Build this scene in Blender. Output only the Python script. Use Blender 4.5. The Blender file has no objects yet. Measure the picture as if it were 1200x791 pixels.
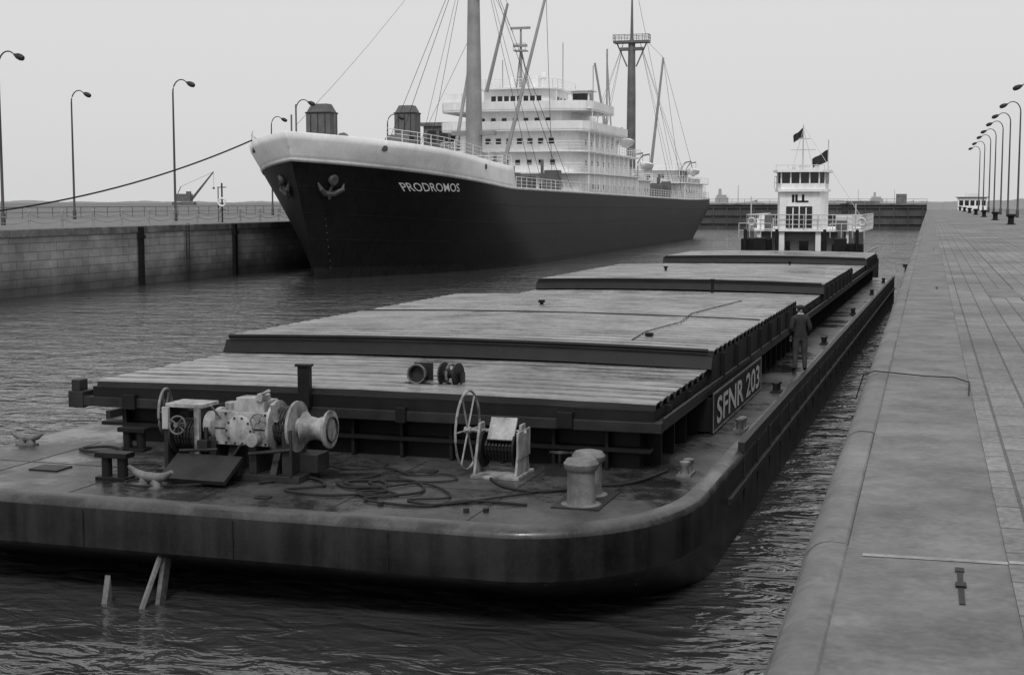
import bpy, math, random
from mathutils import Vector, Matrix, Euler
random.seed(7)
sc=bpy.context.scene
COL=sc.collection
# ------------------------------------------------------------------ materials
def _n(nt,t,**k):
    n=nt.nodes.new(t)
    for a,b in k.items(): setattr(n,a,b)
    return n
def g(v): return (v,v,v,1)
def mat(name,c,rough=.6,var=.25,scale=1.5,bump=0.0,metal=0.0,streak=0.0,fine=14,spec=.5,spots=0.0):
    m=bpy.data.materials.new(name); m.use_nodes=True; nt=m.node_tree; L=nt.links
    b=nt.nodes['Principled BSDF']
    tc=_n(nt,'ShaderNodeTexCoord')
    n1=_n(nt,'ShaderNodeTexNoise'); n1.inputs['Scale'].default_value=scale; n1.inputs['Detail'].default_value=6; n1.inputs['Roughness'].default_value=.65
    L.new(tc.outputs['Object'],n1.inputs['Vector'])
    n2=_n(nt,'ShaderNodeTexNoise'); n2.inputs['Scale'].default_value=scale*fine; n2.inputs['Detail'].default_value=4
    L.new(tc.outputs['Object'],n2.inputs['Vector'])
    mx=_n(nt,'ShaderNodeMath',operation='MULTIPLY_ADD'); L.new(n2.outputs[0],mx.inputs[0]); mx.inputs[1].default_value=.35; 
    L.new(n1.outputs[0],mx.inputs[2])
    last=mx.outputs[0]
    if streak>0:
        mp=_n(nt,'ShaderNodeMapping'); mp.inputs['Scale'].default_value=(1.6,1.6,.12); L.new(tc.outputs['Object'],mp.inputs[0])
        n3=_n(nt,'ShaderNodeTexNoise'); n3.inputs['Scale'].default_value=2.2; n3.inputs['Detail'].default_value=5; L.new(mp.outputs[0],n3.inputs['Vector'])
        m3=_n(nt,'ShaderNodeMath',operation='MULTIPLY_ADD'); L.new(n3.outputs[0],m3.inputs[0]); m3.inputs[1].default_value=streak; L.new(last,m3.inputs[2]); 
        m4=_n(nt,'ShaderNodeMath',operation='SUBTRACT'); L.new(m3.outputs[0],m4.inputs[0]); m4.inputs[1].default_value=streak*.5; last=m4.outputs[0]
    mr=_n(nt,'ShaderNodeMapRange'); mr.inputs[1].default_value=.45; mr.inputs[2].default_value=.88
    mr.inputs[3].default_value=c*(1-var); mr.inputs[4].default_value=c*(1+var); L.new(last,mr.inputs[0])
    out=mr.outputs[0]
    if spots>0:
        n5=_n(nt,'ShaderNodeTexNoise'); n5.inputs['Scale'].default_value=scale*.45; n5.inputs['Detail'].default_value=8; n5.inputs['Roughness'].default_value=.75
        L.new(tc.outputs['Object'],n5.inputs['Vector'])
        r5=_n(nt,'ShaderNodeMapRange'); r5.inputs[1].default_value=.48; r5.inputs[2].default_value=.58; r5.inputs[3].default_value=1; r5.inputs[4].default_value=1-spots; L.new(n5.outputs[0],r5.inputs[0])
        m5=_n(nt,'ShaderNodeMath',operation='MULTIPLY'); L.new(out,m5.inputs[0]); L.new(r5.outputs[0],m5.inputs[1]); out=m5.outputs[0]
        rr=_n(nt,'ShaderNodeMapRange'); rr.inputs[1].default_value=.46; rr.inputs[2].default_value=.6; rr.inputs[3].default_value=rough; rr.inputs[4].default_value=max(.14,rough-.33); L.new(n5.outputs[0],rr.inputs[0])
        L.new(rr.outputs[0],b.inputs['Roughness'])
    else: b.inputs['Roughness'].default_value=rough
    L.new(out,b.inputs['Base Color'])
    b.inputs['Metallic'].default_value=metal
    try: b.inputs['Specular IOR Level'].default_value=spec
    except: pass
    if bump>0:
        bp=_n(nt,'ShaderNodeBump'); bp.inputs['Strength'].default_value=1; bp.inputs['Distance'].default_value=bump
        L.new(mx.outputs[0],bp.inputs['Height']); L.new(bp.outputs[0],b.inputs['Normal'])
    return m
def brickmat(name,c1,c2,mort,bw,rh,axes='XY',rough=.8,msize=.02,stain=.35,bump=.006,nscale=.35,damp=None,big=None):
    m=bpy.data.materials.new(name); m.use_nodes=True; nt=m.node_tree; L=nt.links
    b=nt.nodes['Principled BSDF']; tc=_n(nt,'ShaderNodeTexCoord'); sp=_n(nt,'ShaderNodeSeparateXYZ'); cb=_n(nt,'ShaderNodeCombineXYZ')
    L.new(tc.outputs['Object'],sp.inputs[0]); L.new(sp.outputs[axes[0]],cb.inputs[0]); L.new(sp.outputs[axes[1]],cb.inputs[1])
    br=_n(nt,'ShaderNodeTexBrick'); L.new(cb.outputs[0],br.inputs['Vector']); br.inputs['Scale'].default_value=1
    br.inputs['Brick Width'].default_value=bw; br.inputs['Row Height'].default_value=rh; br.inputs['Mortar Size'].default_value=msize; br.inputs['Mortar Smooth'].default_value=.3
    br.inputs['Color1'].default_value=g(c1); br.inputs['Color2'].default_value=g(c2); br.inputs['Mortar'].default_value=g(mort)
    n1=_n(nt,'ShaderNodeTexNoise'); n1.inputs['Scale'].default_value=nscale; n1.inputs['Detail'].default_value=9; n1.inputs['Roughness'].default_value=.7; L.new(tc.outputs['Object'],n1.inputs['Vector'])
    r1=_n(nt,'ShaderNodeMapRange'); r1.inputs[1].default_value=.3; r1.inputs[2].default_value=.7; r1.inputs[3].default_value=1-stain; r1.inputs[4].default_value=1+stain; L.new(n1.outputs[0],r1.inputs[0])
    n2=_n(nt,'ShaderNodeTexNoise'); n2.inputs['Scale'].default_value=22; n2.inputs['Detail'].default_value=5; L.new(tc.outputs['Object'],n2.inputs['Vector'])
    r2=_n(nt,'ShaderNodeMapRange'); r2.inputs[1].default_value=.3; r2.inputs[2].default_value=.7; r2.inputs[3].default_value=.72; r2.inputs[4].default_value=1.28; L.new(n2.outputs[0],r2.inputs[0])
    mm=_n(nt,'ShaderNodeMath',operation='MULTIPLY'); L.new(r1.outputs[0],mm.inputs[0]); L.new(r2.outputs[0],mm.inputs[1])
    fac=mm.outputs[0]
    if damp is not None:
        rz=_n(nt,'ShaderNodeMapRange'); rz.inputs[1].default_value=damp[0]; rz.inputs[2].default_value=damp[1]; rz.inputs[3].default_value=damp[2]; rz.inputs[4].default_value=1
        ad=_n(nt,'ShaderNodeMath',operation='MULTIPLY_ADD'); L.new(n1.outputs[0],ad.inputs[0]); ad.inputs[1].default_value=1.2; L.new(sp.outputs['Z'],ad.inputs[2]); L.new(ad.outputs[0],rz.inputs[0])
        m6=_n(nt,'ShaderNodeMath',operation='MULTIPLY'); L.new(fac,m6.inputs[0]); L.new(rz.outputs[0],m6.inputs[1]); fac=m6.outputs[0]
    if big is not None:
        b2=_n(nt,'ShaderNodeTexBrick'); L.new(cb.outputs[0],b2.inputs['Vector']); b2.inputs['Scale'].default_value=1
        b2.inputs['Brick Width'].default_value=big[0]; b2.inputs['Row Height'].default_value=big[1]; b2.inputs['Mortar Size'].default_value=.02
        b2.inputs['Color1'].default_value=g(.86); b2.inputs['Color2'].default_value=g(1.1); b2.inputs['Mortar'].default_value=g(.55)
        m7=_n(nt,'ShaderNodeMath',operation='MULTIPLY'); L.new(fac,m7.inputs[0]); L.new(b2.outputs['Color'],m7.inputs[1]); fac=m7.outputs[0]
    vm=_n(nt,'ShaderNodeVectorMath',operation='SCALE'); L.new(br.outputs['Color'],vm.inputs[0]); L.new(fac,vm.inputs['Scale'])
    L.new(vm.outputs[0],b.inputs['Base Color']); b.inputs['Roughness'].default_value=rough
    bp=_n(nt,'ShaderNodeBump'); bp.inputs['Distance'].default_value=bump; iv=_n(nt,'ShaderNodeMath',operation='SUBTRACT'); iv.inputs[0].default_value=1; L.new(br.outputs['Fac'],iv.inputs[1])
    a2=_n(nt,'ShaderNodeMath',operation='MULTIPLY_ADD'); L.new(n2.outputs[0],a2.inputs[0]); a2.inputs[1].default_value=.5; L.new(iv.outputs[0],a2.inputs[2]); L.new(a2.outputs[0],bp.inputs['Height'])
    L.new(bp.outputs[0],b.inputs['Normal'])
    return m
def watermat():
    m=bpy.data.materials.new('water_surface'); m.use_nodes=True; nt=m.node_tree; L=nt.links
    b=nt.nodes['Principled BSDF']; b.inputs['Base Color'].default_value=g(.045); b.inputs['Roughness'].default_value=.05; b.inputs['IOR'].default_value=1.95
    tc=_n(nt,'ShaderNodeTexCoord')
    def nz(scale,rot,sx,det=3,dist=.6):
        mp=_n(nt,'ShaderNodeMapping'); mp.inputs['Scale'].default_value=(sx,1,1); mp.inputs['Rotation'].default_value=(0,0,rot); L.new(tc.outputs['Object'],mp.inputs[0])
        n=_n(nt,'ShaderNodeTexNoise'); n.inputs['Scale'].default_value=scale; n.inputs['Detail'].default_value=det; n.inputs['Distortion'].default_value=dist; n.inputs['Roughness'].default_value=.5; L.new(mp.outputs[0],n.inputs['Vector']); return n.outputs[0]
    a=nz(1.7,.35,.55,3,1.2); c=nz(.42,.1,.55,2,.8); d=nz(5,-.5,.7,2); wnd=nz(.05,.2,.5,3,1)
    m1=_n(nt,'ShaderNodeMath',operation='MULTIPLY_ADD'); L.new(c,m1.inputs[0]); m1.inputs[1].default_value=2.0; L.new(a,m1.inputs[2])
    m2=_n(nt,'ShaderNodeMath',operation='MULTIPLY_ADD'); L.new(d,m2.inputs[0]); m2.inputs[1].default_value=.15; L.new(m1.outputs[0],m2.inputs[2])
    r=_n(nt,'ShaderNodeMapRange'); r.inputs[1].default_value=.35; r.inputs[2].default_value=.65; r.inputs[3].default_value=.65; r.inputs[4].default_value=1.3; L.new(wnd,r.inputs[0])
    m3=_n(nt,'ShaderNodeMath',operation='MULTIPLY'); L.new(m2.outputs[0],m3.inputs[0]); L.new(r.outputs[0],m3.inputs[1])
    bp=_n(nt,'ShaderNodeBump'); bp.inputs['Distance'].default_value=.18; L.new(m3.outputs[0],bp.inputs['Height']); L.new(bp.outputs[0],b.inputs['Normal'])
    return m
M={}
M['hull']=mat('barge_hull_paint',.014,.45,.7,.8,.004,streak=1.0,fine=20,spec=.3)
M['rim']=mat('worn_gunwale',.05,.42,.6,1.6,.004,streak=.3,spots=.5)
M['deck']=mat('steel_deck',.055,.46,.6,1.0,.006,spots=.6)
M['black']=mat('black_steel',.010,.5,.4,2,.003,spec=.25)
M['dark']=mat('dark_steel',.022,.5,.5,2,.003,spec=.3)
M['grey']=mat('grey_machine_paint',.13,.55,.55,3,.004,streak=.7)
M['lgrey']=mat('light_machine_paint',.25,.55,.6,3.5,.006,streak=1.0)
M['cover']=mat('hatch_cover_sheet',.21,.45,.5,.5,.003,streak=0,fine=10,spots=.25)
M['groove']=mat('hatch_groove_shade',.018,.7,.4,.8,spec=.2)  # shade painted into the colour of cover grooves and rib sides
M['white']=mat('white_ship_paint',.80,.5,.13,.5,streak=.4)
M['dwhite']=mat('dull_white_paint',.5,.5,.2,.5,streak=.5)
M['shiphull']=mat('ship_hull_paint',.0065,.5,.6,.12,streak=.8,spec=.18)
M['boot']=mat('boot_topping',.011,.6,.7,.3,streak=.8,spec=.2)
M['glass']=mat('window_glass',.012,.12,.1,1)
M['mast']=mat('mast_paint',.26,.5,.2,.5,streak=.4)
M['shipgrey']=mat('ship_grey',.11,.5,.35,.6)
M['anchor']=mat('anchor_iron',.05,.6,.4,2)
M['conc']=mat('coping_concrete',.15,.75,.45,1.2,.010,spots=.35)
M['lamp']=mat('lamp_post_paint',.04,.5,.2,2)
M['rope']=mat('rope_fibre',.015,.9,.3,8)
M['lrope']=mat('light_rope',.3,.9,.3,8)
M['skin']=mat('skin',.35,.6,.1,8)
M['jacket']=mat('dark_jacket',.022,.85,.3,8,.004)
M['trouser']=mat('work_trousers',.045,.85,.3,8,.004)
M['paintline']=mat('worn_line_paint',.27,.8,.5,6)
M['brick']=brickmat('brickwork',.10,.13,.17,.5,.2,'XZ',msize=.02)
M['bldg']=mat('building_render',.11,.8,.25,.5,streak=.4)
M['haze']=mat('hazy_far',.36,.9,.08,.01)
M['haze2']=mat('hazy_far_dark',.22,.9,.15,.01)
M['grass']=mat('rough_grass',.14,.95,.4,.05,.05)
M['gate']=mat('gate_steel',.06,.6,.4,.25,streak=.6)
M['wall']=brickmat('quay_wall_stone',.30,.235,.15,1.6,.62,'YZ',stain=.5,msize=.03,bump=.02,nscale=.22,damp=(1.2,2.9,.28))
M['pave']=brickmat('quay_paving',.205,.165,.095,.62,.30,'YX',stain=.4,msize=.013,nscale=.3,big=(4.2,1.8))
M['strip']=mat('asphalt_strip',.155,.8,.45,1.5,.010,spots=.3)
M['water']=watermat()
# ------------------------------------------------------------------ mesh builder
class MB:
    def __init__(s): s.v=[]; s.f=[]; s.m=[]
    def add(s,vs,fs,m=0):
        o=len(s.v); s.v+= [tuple(x) for x in vs]; s.f+=[tuple(i+o for i in f) for f in fs]; s.m+=[m]*len(fs); return s
    def box(s,c,d,rot=(0,0,0),m=0,taper=1.0):
        R=Euler(rot).to_matrix(); vs=[]
        for z in(-.5,.5):
            t=taper if z>0 else 1
            for x,y in((-.5,-.5),(.5,-.5),(.5,.5),(-.5,.5)): vs.append(R@Vector((x*d[0]*t,y*d[1]*t,z*d[2]))+Vector(c))
        return s.add(vs,[(3,2,1,0),(4,5,6,7),(0,1,5,4),(1,2,6,5),(2,3,7,6),(3,0,4,7)],m)
    def b2(s,x0,x1,y0,y1,z0,z1,m=0): return s.box(((x0+x1)/2,(y0+y1)/2,(z0+z1)/2),(x1-x0,y1-y0,z1-z0),m=m)
    def lathe(s,p0,axis,prof,n=16,m=0,cap=True):
        a=Vector(axis).normalized(); u=a.orthogonal().normalized(); w=a.cross(u); p0=Vector(p0); vs=[];fs=[]
        for r,h in prof:
            for i in range(n):
                t=2*math.pi*i/n; vs.append(p0+a*h+u*(r*math.cos(t))+w*(r*math.sin(t)))
        for k in range(len(prof)-1):
            for i in range(n):
                j=(i+1)%n; fs.append((k*n+i,k*n+j,(k+1)*n+j,(k+1)*n+i))
        if cap: fs.append(tuple(range(n-1,-1,-1))); fs.append(tuple((len(prof)-1)*n+i for i in range(n)))
        return s.add(vs,fs,m)
    def tube(s,p0,p1,r0,r1=None,n=8,m=0):
        p0=Vector(p0);p1=Vector(p1)
        return s.lathe(p0,p1-p0,[(r0,0),(r0 if r1 is None else r1,(p1-p0).length)],n,m)
    def path(s,pts,r,n=6,m=0,closed=False):
        pts=[Vector(p) for p in pts]; vs=[];fs=[];N=len(pts)
        for i,p in enumerate(pts):
            if closed: t=(pts[(i+1)%N]-pts[i-1])
            else: t=(pts[min(i+1,N-1)]-pts[max(i-1,0)])
            t.normalize(); ref=Vector((0,0,1)) if abs(t.z)<.95 else Vector((1,0,0))
            u=t.cross(ref).normalized(); w=t.cross(u)
            rr=r[i] if isinstance(r,(list,tuple)) else r
            for k in range(n):
                a=2*math.pi*k/n; vs.append(p+u*rr*math.cos(a)+w*rr*math.sin(a))
        for i in range(N if closed else N-1):
            j=(i+1)%N
            for k in range(n):
                l=(k+1)%n; fs.append((i*n+k,i*n+l,j*n+l,j*n+k))
        if not closed: fs.append(tuple(range(n-1,-1,-1))); fs.append(tuple((N-1)*n+k for k in range(n)))
        return s.add(vs,fs,m)
    def ring(s,c,axis,R,r,n=28,m=0,k=6):
        a=Vector(axis).normalized(); u=a.orthogonal().normalized(); w=a.cross(u); c=Vector(c)
        pts=[c+u*R*math.cos(2*math.pi*i/n)+w*R*math.sin(2*math.pi*i/n) for i in range(n)]
        return s.path(pts,r,k,m,True)
    def poly(s,pts,z0,z1,m=0,mt=None):
        n=len(pts); vs=[(x,y,z0) for x,y in pts]+[(x,y,z1) for x,y in pts]
        s.add(vs,[tuple(range(n-1,-1,-1))]+[(i,(i+1)%n,n+(i+1)%n,n+i) for i in range(n)],m)
        s.add(vs[n:],[tuple(range(n))],m if mt is None else mt); return s
    def prismx(s,prof,x0,x1,m=0):
        n=len(prof); vs=[(x0,y,z) for y,z in prof]+[(x1,y,z) for y,z in prof]
        return s.add(vs,[tuple(range(n)),tuple(range(2*n-1,n-1,-1))]+[(i,n+i,n+(i+1)%n,(i+1)%n) for i in range(n)],m)
    def rail(s,pts,h=1.0,lines=3,sp=1.8,r=.03,m=0,closed=False):
        P=[Vector(p) for p in pts]
        if closed:P.append(P[0])
        for a,b in zip(P,P[1:]):
            for k in range(lines):
                z=Vector((0,0,h*(k+1)/lines)); s.tube(a+z,b+z,r if k==lines-1 else r*.7,n=5,m=m)
            N=max(1,int((b-a).length/sp))
            for i in range(N+1):
                q=a.lerp(b,i/N); s.tube(q,q+Vector((0,0,h)),r,n=5,m=m)
        return s
    def obj(s,name,mats,parent=None,smooth=None,bevel=0,segs=2):
        me=bpy.data.meshes.new(name); me.from_pydata(s.v,[],s.f)
        for mm in (mats if isinstance(mats,(list,tuple)) else [mats]): me.materials.append(M[mm] if isinstance(mm,str) else mm)
        for p,i in zip(me.polygons,s.m): p.material_index=i
        me.update()
        if smooth is not None:
            me.polygons.foreach_set('use_smooth',[True]*len(me.polygons))
            try: me.set_sharp_from_angle(angle=math.radians(smooth))
            except Exception as e: pass
        o=bpy.data.objects.new(name,me); COL.objects.link(o)
        if parent: o.parent=parent
        if bevel:
            bm=o.modifiers.new('b','BEVEL'); bm.width=bevel; bm.segments=segs; bm.limit_method='ANGLE'; bm.angle_limit=math.radians(40)
        return o
def empty(name,loc=(0,0,0),rz=0):
    e=bpy.data.objects.new(name,None); e.location=loc; e.rotation_euler=(0,0,rz); COL.objects.link(e); return e
def text_mesh(txt,size,ext=.01,bold=0.0):
    c=bpy.data.curves.new('t','FONT'); c.body=txt; c.size=size; c.extrude=ext; c.offset=bold; c.resolution_u=3
    o=bpy.data.objects.new('t',c); COL.objects.link(o); bpy.context.view_layer.update()
    me=bpy.data.meshes.new_from_object(o.evaluated_get(bpy.context.evaluated_depsgraph_get()))
    vs=[v.co.copy() for v in me.vertices]; fs=[tuple(p.vertices) for p in me.polygons]
    bpy.data.objects.remove(o); return vs,fs
WZ=0.0; CZ=6.6; QZ=4.7
def lerp(a,b,t): return a+(b-a)*t
# ------------------------------------------------------------------ water, land, quays
w=MB(); w.add([(-6000,-200,0),(6000,-200,0),(6000,9000,0),(-6000,9000,0)],[(0,1,2,3)]); w.obj('water','water')
QX=-.64
q=empty('quay')
p=MB(); p.add([(.45,-40,QZ),(14,-40,QZ),(14,372,QZ),(.45,372,QZ)],[(0,1,2,3)]); p.obj('paving','pave',q)
p=MB(); p.add([(QX+.255,-40,QZ-.006),(.45,-40,QZ-.006),(.45,372,QZ-.006),(QX+.255,372,QZ-.006)],[(0,1,2,3)]); p.obj('asphalt_strip','strip',q)
p=MB(); 
prof=[(QX+.02,QZ-.45)]+[(QX+.16-.16*math.cos(a),QZ-.16+.175*math.sin(a)) for a in [i*math.pi/2/6 for i in range(7)]]+[(QX+.24,QZ+.010),(QX+.26,QZ-.02)]
y0=-40
while y0<372:
    y1=min(y0+4,372); n=len(prof); jx=random.uniform(-.006,.006); jz=random.uniform(-.004,.004)
    vs=[(x+jx,y0+.012,z+jz) for x,z in prof]+[(x+jx,y1-.012,z+jz) for x,z in prof]
    p.add(vs,[(i,i+1,n+i+1,n+i) for i in range(n-1)]+[tuple(range(n)),tuple(range(2*n-1,n-1,-1))]); y0=y1
p.obj('coping','conc',q,smooth=50)
p=MB(); p.add([(QX+.04,-40,QZ-.05),(QX+.04,372,QZ-.05),(QX+.04,372,-3),(QX+.04,-40,-3)],[(0,1,2,3)]); p.add([(QX+.04,372,QZ-.05),(14,372,QZ-.05),(14,372,-3),(QX+.04,372,-3)],[(0,1,2,3)]); p.obj('wall_face','wall',q)
p=MB(); p.add([(14,-40,QZ-.01),(1600,-40,QZ-.01),(1600,420,QZ-.01),(14,420,QZ-.01)],[(0,1,2,3)]); p.obj('ground','grass')
p=MB()
p.add([(QX+.34,7.78,QZ-.002),(.45,7.80,QZ-.002),(.45,7.86,QZ-.002),(QX+.34,7.84,QZ-.002)],[(0,1,2,3)])
p.add([(.455,7.80,QZ+.004),(6.5,7.88,QZ+.004),(6.5,7.94,QZ+.004),(.455,7.86,QZ+.004)],[(0,1,2,3)])
p.obj('painted_line','paintline',q)
for (x,y,l) in((.2,7.3,.7),(.2,33,1.0),(.2,60,1.0)):
    s=MB(); s.b2(x-.014,x+.014,y-l/2,y+l/2,QZ-.006,QZ-.001); s.b2(x-.026,x+.026,y-.04,y+.04,QZ-.005,QZ+.006); s.b2(x-.022,x+.022,y+l/2-.08,y+l/2,QZ-.005,QZ+.002); s.obj('mooring_slot','black',q)
s=MB(); s.path([(QX-.1,16.3,QZ-.3),(QX-.02,16.2,QZ-.02),(QX+.1,16.15,QZ+.04),(.0,16.0,QZ+.02),(.3,15.95,QZ+.02),(.45,15.6,QZ+.015),(.42,14.6,QZ+.015)],.007,6)
s.obj('mooring_cable','rope')
random.seed(21); s=MB()
for (x,y,a,b_) in((1.5,14.5,.8,1.6),(2.6,22,1.2,2.4),(1.2,30,.7,3),(3.2,11,.9,1.1)):
    s.add([(x,y,QZ+.004),(x+a,y+.1,QZ+.004),(x+a-.1,y+b_,QZ+.004),(x+.05,y+b_-.1,QZ+.004)],[(0,1,2,3)])
s.obj('asphalt_patch','strip',q)
def bollard(x,y,z,sc_=1.0,name='bollard',mt='black'):
    b=MB(); b.lathe((x,y,z),(0,0,1),[(r*sc_,h*sc_) for r,h in((.42,0),(.42,.06),(.27,.1),(.24,.5),(.27,.62),(.4,.72),(.42,.82),(.36,.9),(.12,.93))],20)
    return b.obj(name,mt,smooth=40)
for d in (121,150,181,213,247,283,325): bollard(6.65,(d+1.9)/.96,QZ)
# left quay
LX=-60.5
q2=empty('quay_wall')
p=MB(); p.add([(LX,-60,QZ-.5),(LX,366,QZ-.5),(LX,366,-3),(LX,-60,-3)],[(3,2,1,0)]); p.obj('wall_face','wall',q2)
p=MB(); y0=-60
while y0<366:
    p.b2(LX-.9,LX+.12,y0+.02,min(y0+8,366)-.02,QZ-.55,QZ+.02); y0+=8
p.obj('coping','conc',q2,bevel=.05)
p=MB(); p.b2(LX-30,LX-.88,-60,366,QZ-.3,QZ); p.obj('paving','strip',q2)
p=MB(); p.add([(LX-2500,-60,QZ-.02),(LX-.9,-60,QZ-.02),(LX-.9,366,QZ-.02),(LX-30,380,QZ-.02),(LX-60,900,QZ-.02),(LX-900,2600,QZ-.02),(LX-2500,2600,QZ-.02)],[tuple(range(7))]); p.obj('ground.001','grass')
for y in (100.5,116.5,):
    f=MB(); f.b2(LX+.1,LX+.4,y,y+.45,-1,QZ-.05); f.b2(LX+.1,LX+.5,y-.05,y+.5,QZ-1,QZ-.7); f.obj('timber_fender','black')
l=MB()
for xx in(0,.5): l.tube((LX+.22,108+xx,-.5),(LX+.22,108+xx,QZ),.04,n=6)
for i in range(17): l.tube((LX+.22,108,i*.3),(LX+.22,108.5,i*.3),.025,n=5)
l.obj('wall_ladder','dark')
f=MB(); X=LX-3.2; ys=[70+i*4.2 for i in range(36)]
for y in ys: f.tube((X,y,QZ),(X,y,QZ+1.15),.09,.07,8); f.lathe((X,y,QZ+1.15),(0,0,1),[(.07,0),(.11,.05),(.1,.12),(.03,.17)],8)
for a,b in zip(ys,ys[1:]):
    for zz in(1.05,.6): f.path([(X,lerp(a,b,t),QZ+zz-.28*4*t*(1-t)) for t in [i/8 for i in range(9)]],.035,5)
f.obj('chain_fence','lrope')
f=MB(); f.rail([(X-38,60,QZ),(X-38,330,QZ)],1.3,2,3.0,.05); f.obj('pipe_fence','shipgrey')
e=empty('lifebuoy_post',(LX-3.9,(129-2)/.96-10,QZ))
s=MB(); s.tube((0,0,0),(0,0,3.7),.08,n=8); s.box((0,0,3.3),(.9,.1,.08)); s.box((0,0,1.2),(.7,.1,.06)); s.tube((-.4,0,0),(-.4,0,3.3),.05); s.obj('post','black',e)
s=MB(); s.ring((.05,-.12,1.9),(0.3,-1,0),.36,.09,20,k=8); s.obj('life_ring','white',e)
# ------------------------------------------------------------------ street lamps
def lamp(x,y,z,dirx,H=14.2,arm=1.9):
    b=MB(); b.lathe((x,y,z),(0,0,1),[(.2,0),(.2,.9),(.13,1.0),(.11,H*.5),(.085,H-1.3)],10)
    pts=[(x,y,z+H-1.35)]+[(x+dirx*arm*.5*(1-math.cos(a)),y,z+H-1.3+1.25*math.sin(a)) for a in [i*math.radians(135)/9 for i in range(10)]]
    b.path(pts,[.08-.003*i for i in range(len(pts))],8)
    ex,_,ez=pts[-1]
    b.lathe((ex-dirx*.1,y,ez+.1),(dirx,0,-.42),[(.07,0),(.14,.15),(.24,.35),(.27,.7),(.2,.95),(.05,1.05)],10,m=1)
    return b.obj('street_lamp',['lamp','dark'],smooth=40)
for d in (148,176,198,218,241,262,290,317): lamp(10.4,(d+2.9)/.96,QZ,-1)
for d in (118,145,173,202,232,262): lamp(-73.5,(d-20.6)/.96,QZ,1)
for d in (159,207): lamp(-91.4,(d-25.6)/.96,QZ,1)
s=MB(); s.tube((-75,92,QZ),(-75,92,QZ+6.5),.09,.05); s.box((-75,92,QZ+6.4),(.5,.1,.1)); s.obj('signal_pole','lamp')
# ------------------------------------------------------------------ lock gate and far things
e=empty('lock_gate')
b=MB(); b.b2(LX,QX,362,370,-3,5.9); 
for i in range(18): b.b2(LX+1+i*3.4,LX+1.3+i*3.4,361.6,362,-1,5.6)
for z in(1.2,3.2,5.2): b.b2(LX,QX,361.5,362,z,z+.25)
b.obj('gate_body','gate',e)
b=MB(); b.b2(LX,QX,361.2,370.5,5.9,6.25); b.rail([(LX,361.5,6.25),(QX,361.5,6.25)],1.1,2,3,.05); b.b2(-8,-5.5,364,368,6.25,8.6); b.b2(-20,-12,364,368,6.25,6.9); b.obj('gate_walkway','conc',e)
e=empty('gate_keeper_hut',(9.5,352,QZ))
b=MB(); b.b2(-3.2,3.2,-2.5,2.5,0,2.9); b.b2(-1.6,1.6,-1.5,1.5,3.1,3.9); b.obj('walls','white',e)
b=MB(); b.b2(-3.6,3.6,-2.9,2.9,2.9,3.1); b.obj('roof','dark',e)
b=MB(); [b.b2(-2.9+i*1.25,-2.0+i*1.25,-2.53,-2.5,1.1,2.3) for i in range(5)]; b.obj('windows','glass',e)
def tower(x,y,w,d_,h,ch=True):
    e=empty('gate_machine_tower',(x,y,QZ))
    b=MB(); b.poly([(-w/2,-d_/2),(w/2,-d_/2),(w/2,d_/2),(-w/2,d_/2)],0,h-1.2)
    b.box((0,0,h-.6),(w*.98,d_*.98,1.2),taper=.66); b.obj('walls','bldg',e)
    b=MB(); b.b2(-w*.46,w*.46,-d_/2-.08,-d_/2,h-5.3,h-4.9); b.b2(-w*.5-.1,w*.5+.1,-d_/2-.1,d_/2+.1,h-1.3,h-1.12)
    for k in(-.3,0,.3): b.b2(w*k-.05,w*k+.05,-d_/2-.05,-d_/2,h-4.9,h-1.4)
    b.obj('trim','dark',e)
tower(-80,181,3.5,2.6,15.2); tower(-79.3,212.5,3.4,2.6,17.0)
e=empty('brick_control_building',(-80,226,QZ))
b=MB(); b.b2(-1.5,9.5,0,14,0,14.5); b.obj('walls','brick',e)
b=MB(); b.b2(-1.9,9.9,-.4,14.4,14.5,15.1); b.obj('roof','conc',e)
b=MB()
for k in range(4):
    for i in range(5): b.b2(-.8+i*2.05,.75+i*2.05,-.04,0,2+k*3.3,3.9+k*3.3)
b.obj('windows','glass',e)
def ridge(name,x0,x1,y,h,mt,z0=0,n=160,seed=1):
    random.seed(seed); b=MB(); vs=[];ph=[random.random()*6 for _ in range(5)]
    for i in range(n+1):
        t=i/n; x=lerp(x0,x1,t); hh=h*(.75+.08*math.sin(9*t+ph[0])+.08*math.sin(31*t+ph[1])+.08*math.sin(77*t+ph[2])+.12*random.random())*min(1,20*t,20*(1-t))
        vs+=[(x,y,z0),(x,y+40,z0+hh+.5),(x,y+90,z0)]
    fs=[]
    for i in range(n):
        for k in range(2): fs.append((i*3+k,(i+1)*3+k,(i+1)*3+k+1,i*3+k+1))
    b.add(vs,fs); b.obj(name,mt)
ridge('distant_shore',-1900,-420,2350,9.5,'haze2',seed=3)
ridge('distant_dunes',-1300,900,3200,9,'haze',seed=5)
ridge('breakwater',-330,60,1100,7.2,'haze2',seed=8)
ridge('distant_trees',30,700,1500,12,'haze2',seed=9)
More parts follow.
